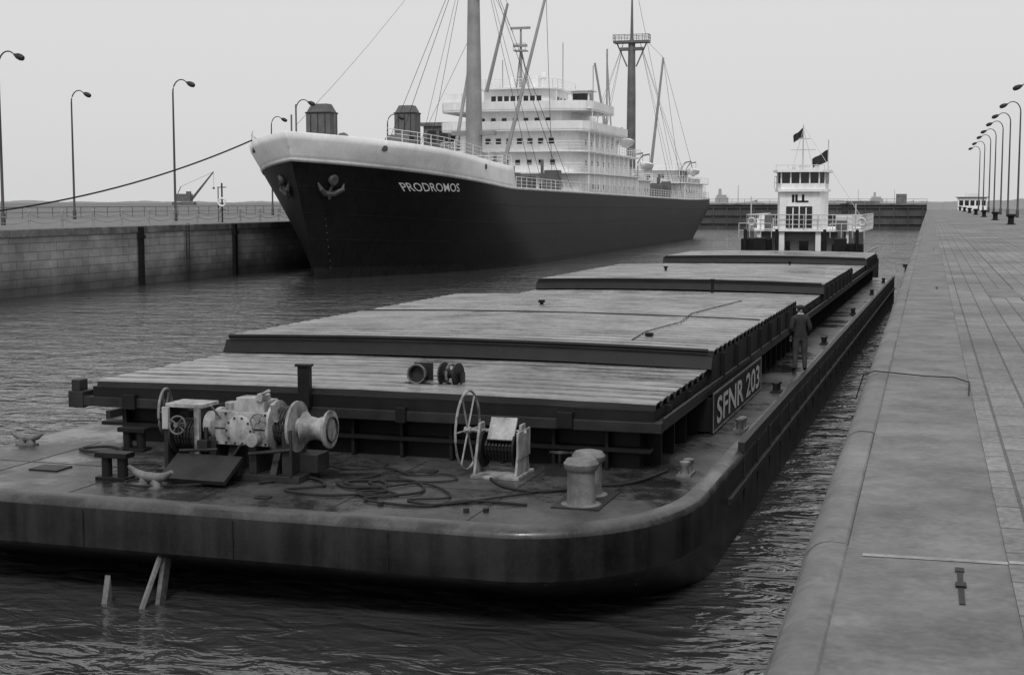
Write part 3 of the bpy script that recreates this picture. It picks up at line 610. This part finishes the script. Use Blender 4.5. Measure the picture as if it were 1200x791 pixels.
b.b2(-.32,.72,-.28,.42,.62,1.22); b.b2(.02,.62,-.2,.34,1.22,1.40); b.box((.32,-.02,1.43),(.5,.36,.07)); b.lathe((-.15,.05,1.2),(0,0,1),[(.13,0),(.13,.14),(.05,.16)],12)
b.lathe((-.33,.06,.92),(-1,0,0),[(.32,0),(.32,.1),(.24,.11),(.24,.3)],20)
b.lathe((.2,-.29,.9),(0,-1,0),[(.27,0),(.27,.08),(.2,.1),(.08,.12)],20); b.lathe((.5,-.28,.75),(0,-1,0),[(.12,0),(.12,.2),(.05,.22)],14)
b.box((.55,-.1,1.48),(.12,.3,.12),(0,.3,0)); b.tube((.3,-.1,1.4),(.75,-.25,1.62),.03); b.tube((-.2,-.3,1.1),(-.28,-.5,1.35),.02)
b.obj('gear_housing','lgrey',W_,smooth=35,bevel=.025,segs=3)
b=MB()
for i in range(10):
    a=2*math.pi*i/10; b.lathe((.2+.235*math.cos(a),-.37,.9+.235*math.sin(a)),(0,-1,0),[(.02,0),(.02,.03)],6)
for x_ in(-.28,-.1,.68): 
    for z_ in(.66,1.18): b.lathe((x_,-.28,z_),(0,-1,0),[(.022,0),(.022,.02)],6)
b.b2(-.33,.73,-.285,.43,.9,.925)
b.obj('housing_bolts','dark',W_)
b=MB(); b.lathe((.72,.08,.95),(1,0,0),[(.46,0),(.46,.05),(.3,.07),(.3,.36),(.46,.38),(.46,.43),(.16,.44),(.16,.56)],26)
b.lathe((1.28,.08,.93),(1,0,0),[(.30,0),(.22,.08),(.19,.25),(.24,.4),(.34,.46),(.34,.5),(.1,.52)],24)
b.box((.9,-.35,1.25),(.08,.08,.35),(.4,0,0))
b.obj('chain_drum','lgrey',W_,smooth=35)
b=MB()
for k in range(5): b.ring((.83+k*.06,.08,.95),(1,0,0),.32,.032,20,k=5)
b.ring((.71,.08,.95),(1,0,0),.40,.015,24); b.ring((1.80,.08,.93),(1,0,0),.22,.02,20); b.obj('drum_wire','dark',W_,smooth=60)
def handwheel(b,c,ax,R,r,ns=6,m=0):
    b.ring(c,ax,R,r,30,m,6); a=Vector(ax).normalized(); u=a.orthogonal().normalized(); w2=a.cross(u); c=Vector(c)
    for i in range(ns): t=2*math.pi*i/ns+.2; b.tube(c,c+(u*math.cos(t)+w2*math.sin(t))*R,r*.7,n=5,m=m)
    b.lathe(c-a*.06,a,[(r*2.6,0),(r*2.6,.12)],10,m)
b=MB(); handwheel(b,(-1.55,.1,1.1),(1,.25,0),.42,.026,6); b.tube((-1.55,.1,1.1),(-1.3,.1,1.1),.04); handwheel(b,(-1.0,-.42,.95),(0,-1,.15),.16,.018,4); b.tube((-1,-.42,.95),(-1,-.2,.95),.02); handwheel(b,(.62,-.45,1.1),(.2,-1,.2),.13,.015,4)
b.obj('handwheels','grey',W_,smooth=40)
# ---- hand winch with big wheel
W2=empty('hand_winch'); W2.parent=BA; W2.location=(-3.95,4.05,DZ)
b=MB(); handwheel(b,(-.5,-.05,.80),(1,.02,0),.72,.024,6); b.tube((-.55,-.05,.80),(.1,.0,.80),.035); b.obj('big_wheel','lgrey',W2,smooth=40)
b=MB()
for xx in(-.28,.5): b.prismx([(-.45,0),(.4,0),(.12,.95),(-.12,.95)],xx,xx+.05)
b.b2(-.3,.6,-.5,.5,0,.06); b.tube((-.3,0,.80),(.6,0,.80),.04); b.obj('winch_frame','lgrey',W2,bevel=.01)
b=MB(); b.lathe((-.2,0,.48),(1,0,0),[(.34,0),(.34,.04),(.17,.05),(.17,.6),(.34,.61),(.34,.65)],22); 
for k in range(8): b.ring((-.12+k*.065,0,.48),(1,0,0),.19,.03,16,k=5)
b.obj('wire_drum','black',W2,smooth=40)
b=MB(); b.box((.18,-.1,.86),(.5,.05,.45),(-.6,0,0)); b.box((.55,-.02,.6),(.04,.75,.5),(0,0,0)); b.obj('winch_guard','lgrey',W2,bevel=.012)
b=MB(); b.b2(-3.05,-2.2,4.2,4.6,DZ,DZ+.16); b.ring((-2.8,4.3,DZ+.42),(0,.1,1),.18,.02,18); b.ring((-2.45,4.35,DZ+.42),(0,.1,1),.18,.02,18); b.tube((-2.8,4.3,DZ),(-2.8,4.3,DZ+.42),.03); b.tube((-2.45,4.35,DZ),(-2.45,4.35,DZ+.42),.03); b.tube((-2.98,4.3,DZ+.42),(-2.62,4.3,DZ+.42),.015); b.tube((-2.63,4.35,DZ+.42),(-2.27,4.35,DZ+.42),.015)
b.obj('valve_wheels','dark',BA,smooth=40)
def bitt(x,y,s,mt='grey',cap=True):
    b=MB(); b.lathe((x,y,DZ),(0,0,1),[(r*s,h*s) for r,h in((.33,0),(.33,.03),(.25,.05),(.235,.12),(.225,.5),(.23,.57),(.28,.62),(.29,.70),(.24,.77),(.1,.80))],24); return b.obj('bitt',mt,BA,smooth=40)
bitt(-1.78,1.95,1.0,'grey'); bitt(-1.86,2.75,.98,'grey')
b=MB(); b.b2(-2.2,-1.4,1.6,3.1,DZ+.002,DZ+.025); b.obj('bitt_baseplate','dark',BA)
def dbitt(x,y,s=1,mt='black'):
    b=MB(); b.b2(x-.32*s,x+.32*s,y-.18*s,y+.18*s,DZ,DZ+.06)
    for k in(-.17,.17): b.lathe((x+k*s,y,DZ),(0,0,1),[(.1*s,0),(.1*s,.42*s)],12)
    b.b2(x-.34*s,x+.34*s,y-.16*s,y+.16*s,DZ+.42*s,DZ+.52*s); b.obj('double_bitt',mt,BA,bevel=.01)
dbitt(-10.3,1.6,.95); dbitt(-11.6,4.3,.9)
def cleat(x,y,s,rz,mt='grey'):
    b=MB(); R=Matrix.Rotation(rz,3,'Z'); f=lambda p:R@Vector(p)*s+Vector((x,y,DZ))
    b.path([f((-.55,0,.34)),f((-.38,0,.24)),f((-.15,0,.19)),f((.15,0,.19)),f((.38,0,.24)),f((.55,0,.34))],[.035*s,.07*s,.09*s,.09*s,.07*s,.035*s],8)
    for k in(-.17,.17): b.tube(f((k,0,0)),f((k*.8,0,.2)),.12*s,.08*s,8)
    b.box(f((0,0,.02)),(.6*s,.25*s,.04),(0,0,rz)); b.obj('deck_cleat',mt,BA,smooth=50)
cleat(-9.3,1.15,.95,-.25,'grey'); cleat(-14.05,4.2,.75,-.1,'grey')
for (x,y) in((-.62,4.9),(-.42,10.3),(-.45,16.8),(-.42,30),(-.42,44),(-.42,58),(-.42,70)):
    b=MB(); b.lathe((x,y,DZ),(0,0,1),[(.08,0),(.07,.18),(.10,.22),(.10,.27),(.04,.29)],12); b.lathe((x+.02,y+.28,DZ),(0,0,1),[(.08,0),(.07,.18),(.10,.22),(.10,.27),(.04,.29)],12); b.b2(x-.13,x+.13,y-.13,y+.42,DZ,DZ+.05); b.obj('side_bitt','grey' if y<12 else 'dark',BA,smooth=40)
random.seed(11)
def curve_rope(ctrl,r,mt='rope',name='deck_rope',z=DZ+.025):
    pts=[]; C=[Vector((x,y,z+(random.random()*.02))) for x,y in ctrl]
    for i in range(len(C)-1):
        p0=C[max(i-1,0)];p1=C[i];p2=C[i+1];p3=C[min(i+2,len(C)-1)]
        for k in range(8):
            t=k/8; pts.append(.5*((2*p1)+(-p0+p2)*t+(2*p0-5*p1+4*p2-p3)*t*t+(-p0+3*p1-3*p2+p3)*t**3))
    pts.append(C[-1]); b=MB(); b.path(pts,r,6); b.obj(name,mt,BA,smooth=80)
curve_rope([(-7.6,1.9),(-7.0,2.6),(-6.4,2.0),(-6.9,1.5),(-6.0,1.3),(-5.2,1.9),(-5.8,2.6),(-5.1,2.9),(-4.6,2.0),(-5.3,1.2),(-4.2,1.0),(-3.6,1.6),(-2.6,1.6)],.024)
curve_rope([(-6.6,3.1),(-5.9,3.3),(-6.2,2.4),(-5.4,2.2),(-4.9,2.7),(-4.3,2.3),(-4.0,1.7),(-4.6,1.4),(-4.0,1.2),(-3.2,2.0),(-2.6,2.9)],.02)
curve_rope([(-3.9,3.6),(-3.4,2.9),(-2.7,2.7),(-1.9,3.4),(-1.5,3.7),(-1.2,4.3),(-1.0,5.2)],.024)
curve_rope([(-11.3,3.4),(-10.8,2.8),(-10.2,2.9),(-9.7,2.2),(-9.9,1.3),(-9.3,1.0),(-8.4,1.5)],.022)
curve_rope([(-6.3,2.3),(-5.9,2.0),(-5.4,2.35),(-5.7,2.75),(-6.2,2.5),(-5.8,2.15),(-5.3,2.2)],.028)
curve_rope([(-12.6,3.9),(-12.1,3.7),(-11.7,4.0),(-12.2,4.3),(-12.6,4.0)],.03)
curve_rope([(-7.2,3.9),(-6.6,3.6),(-6.0,3.9),(-5.3,3.4),(-4.7,3.6),(-4.4,3.2),(-4.9,2.9),(-5.5,3.1)],.016)
curve_rope([(-5.6,1.55),(-5.2,1.4),(-4.9,1.7),(-5.3,1.95),(-5.6,1.65),(-5.2,1.5)],.02)
b=MB()
for (x,y,sx,sy) in((-5.2,3.9,.35,.25),(-6.4,4.2,.5,.3),(-12,2.1,.6,.5),(-7.0,.9,.25,.2)): b.b2(x-sx/2,x+sx/2,y-sy/2,y+sy/2,DZ+.002,DZ+.03)
for (x,y) in((-3.4,.9),(-3.1,1.0),(-4.9,.95)): b.tube((x,y,DZ),(x,y,DZ+.07),.05,n=10)
b.obj('deck_plates','dark',BA,bevel=.006)
b=MB()
for x in(-3.2,-5.6,-8.0,-10.4,-12.8): b.b2(x,x+.02,.35,4.9,DZ+.001,DZ+.006)
b.b2(-14.2,-1,2.6,2.62,DZ+.001,DZ+.0055)
b.obj('deck_weld_seams','dark',BA)
b=MB(); b.prismx([(-.35,-1.0),(-.15,-1.0),(.45,1.0),(.25,1.0)],-8.52,-8.44); b.tube((-8.6,-.55,-.3),(-8.48,.35,1.1),.05,n=6); b.prismx([(-.5,-.6),(-.1,-.6),(-.2,.45)],-9.36,-9.26)
b.obj('bow_strut','grey',BA)
# ------------------------------------------------------------------ push boat
PB=empty('push_boat',(-8.45,99.2,0),-math.atan(.02)); PB.scale=(.90,.95,.97)
b=MB(); hwid=4.9
b.poly([(-hwid,0),(hwid,0),(hwid,17),(3.6,19.5),(-3.6,19.5),(-hwid,17)],-.5,2.3,0); b.obj('hull','black',PB)
b=MB()
for x in(-3,3): b.b2(x-.45,x+.45,-.6,.4,.2,4.3)
for x in(-4.2,-1.8,1.8,4.2): b.b2(x-.12,x+.12,.1,.35,2.3,4.9)
b.b2(-4.6,-2.2,.6,1.8,2.3,4.2); b.b2(2.3,4.6,.6,1.8,2.3,3.9); b.obj('push_knees','black',PB,bevel=.05)
b=MB(); b.poly([(-3.7,3),(3.7,3),(3.7,15),(-3.7,15)],2.3,4.7,0); b.obj('deckhouse','shipgrey',PB)
b=MB(); b.poly([(-4.4,2.2),(4.4,2.2),(4.4,15.8),(-4.4,15.8)],4.7,4.85); b.b2(2.4,3.6,2.4,3.6,4.85,5.9); b.b2(-4.0,-3.2,5,9,4.85,5.6); b.lathe((-3.3,3.6,4.85),(0,0,1),[(.3,0),(.3,.6),(.4,.7),(.35,1.1)],10)
b.b2(-1.9,-1.5,2.4,2.9,2.3,4.7); b.b2(.9,1.3,2.4,2.9,2.3,4.7); b.b2(-3.6,-3.3,2.4,2.9,2.3,4.7); b.b2(3.2,3.5,2.4,2.9,2.3,4.7)
b.poly([(-1.9,2.5),(1.2,2.5),(1.45,3.2),(1.45,6.5),(-2.15,6.5),(-2.15,3.2)],4.85,7.55)
b.poly([(-2.0,2.2),(1.3,2.2),(1.65,3),(1.65,6.2),(-2.35,6.2),(-2.35,3)],7.55,7.75)
b.poly([(-1.8,2.35),(1.1,2.35),(1.5,3),(1.5,6),(-2.2,6),(-2.2,3)],7.75,8.15)
b.poly([(-2.05,2.0),(1.35,2.0),(1.8,2.9),(1.8,6.3),(-2.5,6.3),(-2.5,2.9)],8.95,9.1)
for x,y in((-1.8,2.37),(-1.07,2.37),(-.35,2.37),(.38,2.37),(1.1,2.37),(1.47,3.02),(1.47,4.5),(1.47,5.95),(-2.17,3.02),(-2.17,4.5),(-2.17,5.95)): b.box((x,y+.03,8.55),(.1,.1,.8))
b.obj('superstructure','white',PB)
b=MB(); b.poly([(-1.74,2.42),(1.04,2.42),(1.43,3.03),(1.43,5.95),(-2.13,5.95),(-2.13,3.03)],8.15,8.95); b.b2(-1.4,.6,2.46,2.5,4.95,6.5)
for i in range(5): b.b2(-3.2+i*1.4,-2.5+i*1.4,2.96,3,3.2,4)
b.obj('windows','glass',PB)
b=MB(); b.prismx([(2.3,4.86),(2.44,4.86),(2.44,6.4)],-.9,-.82); b.prismx([(2.3,4.86),(2.44,4.86),(2.44,6.4)],.1,.18); b.b2(-.42,-.34,2.41,2.455,4.95,6.5); b.obj('window_bars','white',PB)
b=MB(); b.rail([(-4.4,15.8,4.85),(-4.4,2.2,4.85),(4.4,2.2,4.85),(4.4,15.8,4.85)],1.05,3,1.1,.035); b.rail([(-4.8,0,2.3),(-4.8,16,2.3)],1,3,1.5,.03); b.rail([(4.8,0,2.3),(4.8,16,2.3)],1,3,1.5,.03); b.rail([(-4.7,.2,4.3),(-2.2,.2,4.3)],1,2,.8,.03); b.rail([(2.2,.2,4.3),(4.7,.2,4.3)],1,2,.8,.03); b.rail([(-2.3,2.3,7.75),(-2.3,6,7.75)],.9,2,1.2,.025); b.rail([(-2.2,2.3,9.1),(1.5,2.3,9.1)],.35,1,.9,.02)
b.b2(3.3,4.35,4,7,5,5.9); b.tube((3.9,2.4,4.85),(3.9,2.4,6.7),.05); b.tube((-4.1,2.4,4.85),(-4.1,2.4,7.2),.05)
b.tube((-.35,4,9.1),(-.35,4,12.4),.07,.04); b.tube((-1.3,4,10.6),(.6,4,10.6),.035); b.tube((-.9,4,11.4),(.2,4,11.4),.03); b.tube((-.35,4,12.1),(-1.2,4,9.1),.02); b.tube((-.35,4,12.1),(.5,4,9.1),.02); b.tube((-.35,4,12.3),(4.2,2.6,5.9),.015); b.tube((1.6,4,9.1),(1.6,4,11.3),.04); b.lathe((-.9,2.8,9.1),(0,0,1),[(.14,0),(.14,.2),(.05,.35)],10); b.box((-.1,2.9,9.35),(.9,.15,.12)); b.lathe((.9,2.6,9.3),(0,-1,0),[(.12,0),(.2,.2),(.2,.26)],10)
b.obj('rails_and_mast','dwhite',PB)
b=MB(); b.b2(2.5,3.3,1.9,2.15,4.9,5.5); b.b2(-3.0,-2.4,2.0,2.4,4.9,5.9); b.b2(-4.3,-3.7,.7,1.4,4.2,4.9); b.tube((2.9,1.2,3.9),(2.9,1.2,5.0),.25,n=10); b.tube((3.7,1.2,3.9),(3.7,1.2,4.8),.2,n=10); b.obj('deck_lockers','shipgrey',PB,bevel=.02)
def flag(pts,name):
    b=MB(); n=8; vs=[]
    (x0,z0),(x1,z1),h=pts
    for i in range(n+1):
        t=i/n; yy=4+.12*math.sin(t*7); vs+=[(lerp(x0,x1,t),yy,lerp(z0,z1,t)+.04*math.sin(9*t)),(lerp(x0,x1,t)+.05,yy,lerp(z0,z1,t)-h*(1-.25*t))]
    b.add(vs,[(2*i,2*i+2,2*i+3,2*i+1) for i in range(n)]); b.obj(name,'dark',PB)
flag(((-.35,12.2),(-1.15,11.6),.65),'pennant'); flag(((1.55,10.6),(.35,9.9),.85),'signal_flag')
vs,fs=text_mesh('ILL',.74,0,.03); wx=max(v.x for v in vs); b=MB(); b.add([(-.35-wx*.7+v.x*1.4,2.47,6.82+v.y) for v in vs],fs); b.obj('boat_name_letters','black',PB)
b=MB(); b.ring((4.4,2.1,5.4),(0,1,0),.26,.07,18); b.ring((-4.0,2.1,5.4),(0,1,0),.26,.07,18); b.obj('life_rings','dwhite',PB)
b=MB()
for x in(-2.6,2.4): b.tube((x,11,4.8),(x,11,6.6),.3,n=12); b.box((x,11,6.65),(.8,.8,.1))
b.obj('exhausts','dark',PB,smooth=40)
s=MB(); s.tube((-1.35,98,-1),(-1.35,98,2.3),.14,n=8); s.b2(-1.6,-1.1,97.9,98.1,2.3,2.5); s.obj('fender_pile','dark')
# ------------------------------------------------------------------ deckhand
def skinned(name,V,E,R,mats,matfn,parent,sub=2):
    me=bpy.data.meshes.new(name); me.from_pydata([Vector(v) for v in V],E,[]); o=bpy.data.objects.new(name,me); COL.objects.link(o)
    sk=o.modifiers.new('sk','SKIN'); 
    for i,r in enumerate(R): 
        rr=r if isinstance(r,tuple) else (r,r); me.skin_vertices[0].data[i].radius=rr
    me.skin_vertices[0].data[0].use_root=True
    ss=o.modifiers.new('ss','SUBSURF'); ss.levels=sub; ss.render_levels=sub
    bpy.context.view_layer.update(); m2=bpy.data.meshes.new_from_object(o.evaluated_get(bpy.context.evaluated_depsgraph_get())); bpy.data.objects.remove(o)
    m2.materials.clear()
    for mm in mats: m2.materials.append(M[mm])
    for p_ in m2.polygons: p_.material_index=matfn(p_.center); p_.use_smooth=True
    o=bpy.data.objects.new(name,m2); COL.objects.link(o); o.parent=parent; return o
MAN=empty('deckhand'); MAN.parent=BA; MAN.location=(-.36,21.75,DZ); MAN.rotation_euler=(0,0,math.radians(18)); MAN.scale=(1.12,1.12,1.1)
V=[(0,0,.95),(0,.0,1.12),(0,.02,1.32),(0,.01,1.46),(0,.02,1.54),(0,.03,1.60),
 (-.1,0,.88),(-.12,.02,.50),(-.13,-.03,.09),(-.15,.14,.04),
 (.1,0,.88),(.12,.03,.50),(.13,-.02,.09),(.16,.15,.04),
 (-.17,.0,1.42),(-.25,-.04,1.16),(-.22,.12,.95),(.17,0,1.42),(.25,-.04,1.16),(.22,.12,.95)]
E=[(0,1),(1,2),(2,3),(3,4),(4,5),(0,6),(6,7),(7,8),(8,9),(0,10),(10,11),(11,12),(12,13),(3,14),(14,15),(15,16),(3,17),(17,18),(18,19)]
R=[(.16,.12),(.15,.115),(.18,.125),(.14,.1),(.062,.062),(.06,.06),(.105,.11),(.075,.08),(.058,.06),(.045,.035),(.105,.11),(.075,.08),(.058,.06),(.045,.035),(.075,.075),(.06,.06),(.045,.045),(.075,.075),(.06,.06),(.045,.045)]
skinned('body',V,E,R,['jacket','trouser','skin','black'],lambda c:(3 if c.z<.09 else 1 if c.z<.9 and abs(c.x)<.2 else 2 if c.z>1.53 else 0),MAN)
b=MB(); vs=[];fs=[];nu,nv=20,14
for j in range(nv+1):
    ph=math.pi*j/nv
    for i in range(nu):
        t=2*math.pi*i/nu; x=.078*math.sin(ph)*math.cos(t); y=.097*math.sin(ph)*math.sin(t); z=.118*math.cos(ph)
        if z<-.02: x*=1-.25*(-z/.118); y*=1-.05*(-z/.118)
        if abs(x)<.02 and y>.06 and -.045<z<.015: y+=.022*(1-abs(z+.02)/.04)
        vs.append((x,y+.02,z+1.655))
for j in range(nv):
    for i in range(nu): fs.append((j*nu+i,(j+1)*nu+i,(j+1)*nu+(i+1)%nu,j*nu+(i+1)%nu))
b.add(vs,fs)
for s_ in(-1,1): b.lathe((s_*.078,.015,1.65),(s_,0,0),[(.028,-.01),(.032,.008),(.015,.014)],8)
for s_ in(-1,1): b.lathe((s_*.03,.107,1.665),(0,1,0),[(.013,-.01),(.01,.006)],8,m=1)
b.box((0,.105,1.605),(.045,.012,.008),m=1)
b.obj('head',['skin','black'],MAN,smooth=80)
b=MB(); b.lathe((0,.015,1.675),(0,-.12,1),[(.088,-.05),(.096,0),(.115,.045),(.112,.07),(.05,.095),(.01,.1)],18); b.box((0,.12,1.70),(.13,.08,.012),(-.25,0,0)); b.obj('cap','jacket',MAN,smooth=60)
for s_ in(-1,1):
    hx,hy,hz=s_*.215,.15,.90
    V=[(hx,hy-.02,hz+.04),(hx,hy+.01,hz),(hx,hy+.03,hz-.03)]; E=[(0,1),(1,2)]; R=[(.028,.022),(.036,.018),(.034,.016)]
    for k in range(4):
        o=(k-1.5)*.019; L_=(.06,.072,.068,.052)[k]; i0=len(V); V+=[(hx+o*.6-s_*.0,hy+.03+o*.3,hz-.05),(hx+o*.7,hy+.045,hz-.05-L_*.5),(hx+o*.7-s_*.01,hy+.04,hz-.05-L_)]; E+=[(2,i0),(i0,i0+1),(i0+1,i0+2)]; R+=[.009,.0085,.007]
    i0=len(V); V+=[(hx-s_*.035,hy+.03,hz-.01),(hx-s_*.045,hy+.05,hz-.045)]; E+=[(1,i0),(i0,i0+1)]; R+=[.011,.009]
    skinned('hand',V,E,R,['skin'],lambda c:0,MAN,1)
# ------------------------------------------------------------------ world, sun, camera
wd=bpy.data.worlds.new('World'); sc.world=wd; wd.use_nodes=True; nt=wd.node_tree; L=nt.links
bg=nt.nodes['Background']; sky=_n(nt,'ShaderNodeTexSky'); sky.sky_type='NISHITA'; sky.sun_disc=False
SE,SR=math.radians(52),math.radians(168)
sky.sun_elevation=SE; sky.sun_rotation=SR; sky.dust_density=3
hs=_n(nt,'ShaderNodeHueSaturation'); hs.inputs['Saturation'].default_value=0; L.new(sky.outputs[0],hs.inputs['Color'])
mx=_n(nt,'ShaderNodeMixRGB'); mx.inputs[0].default_value=.86; L.new(hs.outputs[0],mx.inputs[1]); mx.inputs[2].default_value=g(6.6); L.new(mx.outputs[0],bg.inputs['Color']); bg.inputs['Strength'].default_value=.112
sd=bpy.data.lights.new('sun','SUN'); sd.energy=1.5; sd.angle=math.radians(14); so=bpy.data.objects.new('sun',sd); COL.objects.link(so)
dirv=Vector((math.sin(SR)*math.cos(SE),math.cos(SR)*math.cos(SE),math.sin(SE))); so.rotation_euler=dirv.to_track_quat('Z','Y').to_euler()
cam=bpy.data.cameras.new('camera'); co=bpy.data.objects.new('camera',cam); COL.objects.link(co); co.location=(0,0,CZ)
cam.sensor_width=36; cam.lens=50; cam.clip_end=12000; cam.clip_start=.1
co.rotation_euler=(math.radians(90-5.43),0,math.radians(16.3)); sc.camera=co
sc.view_settings.view_transform='Standard'; sc.view_settings.look='None'; sc.view_settings.exposure=0; sc.view_settings.gamma=1
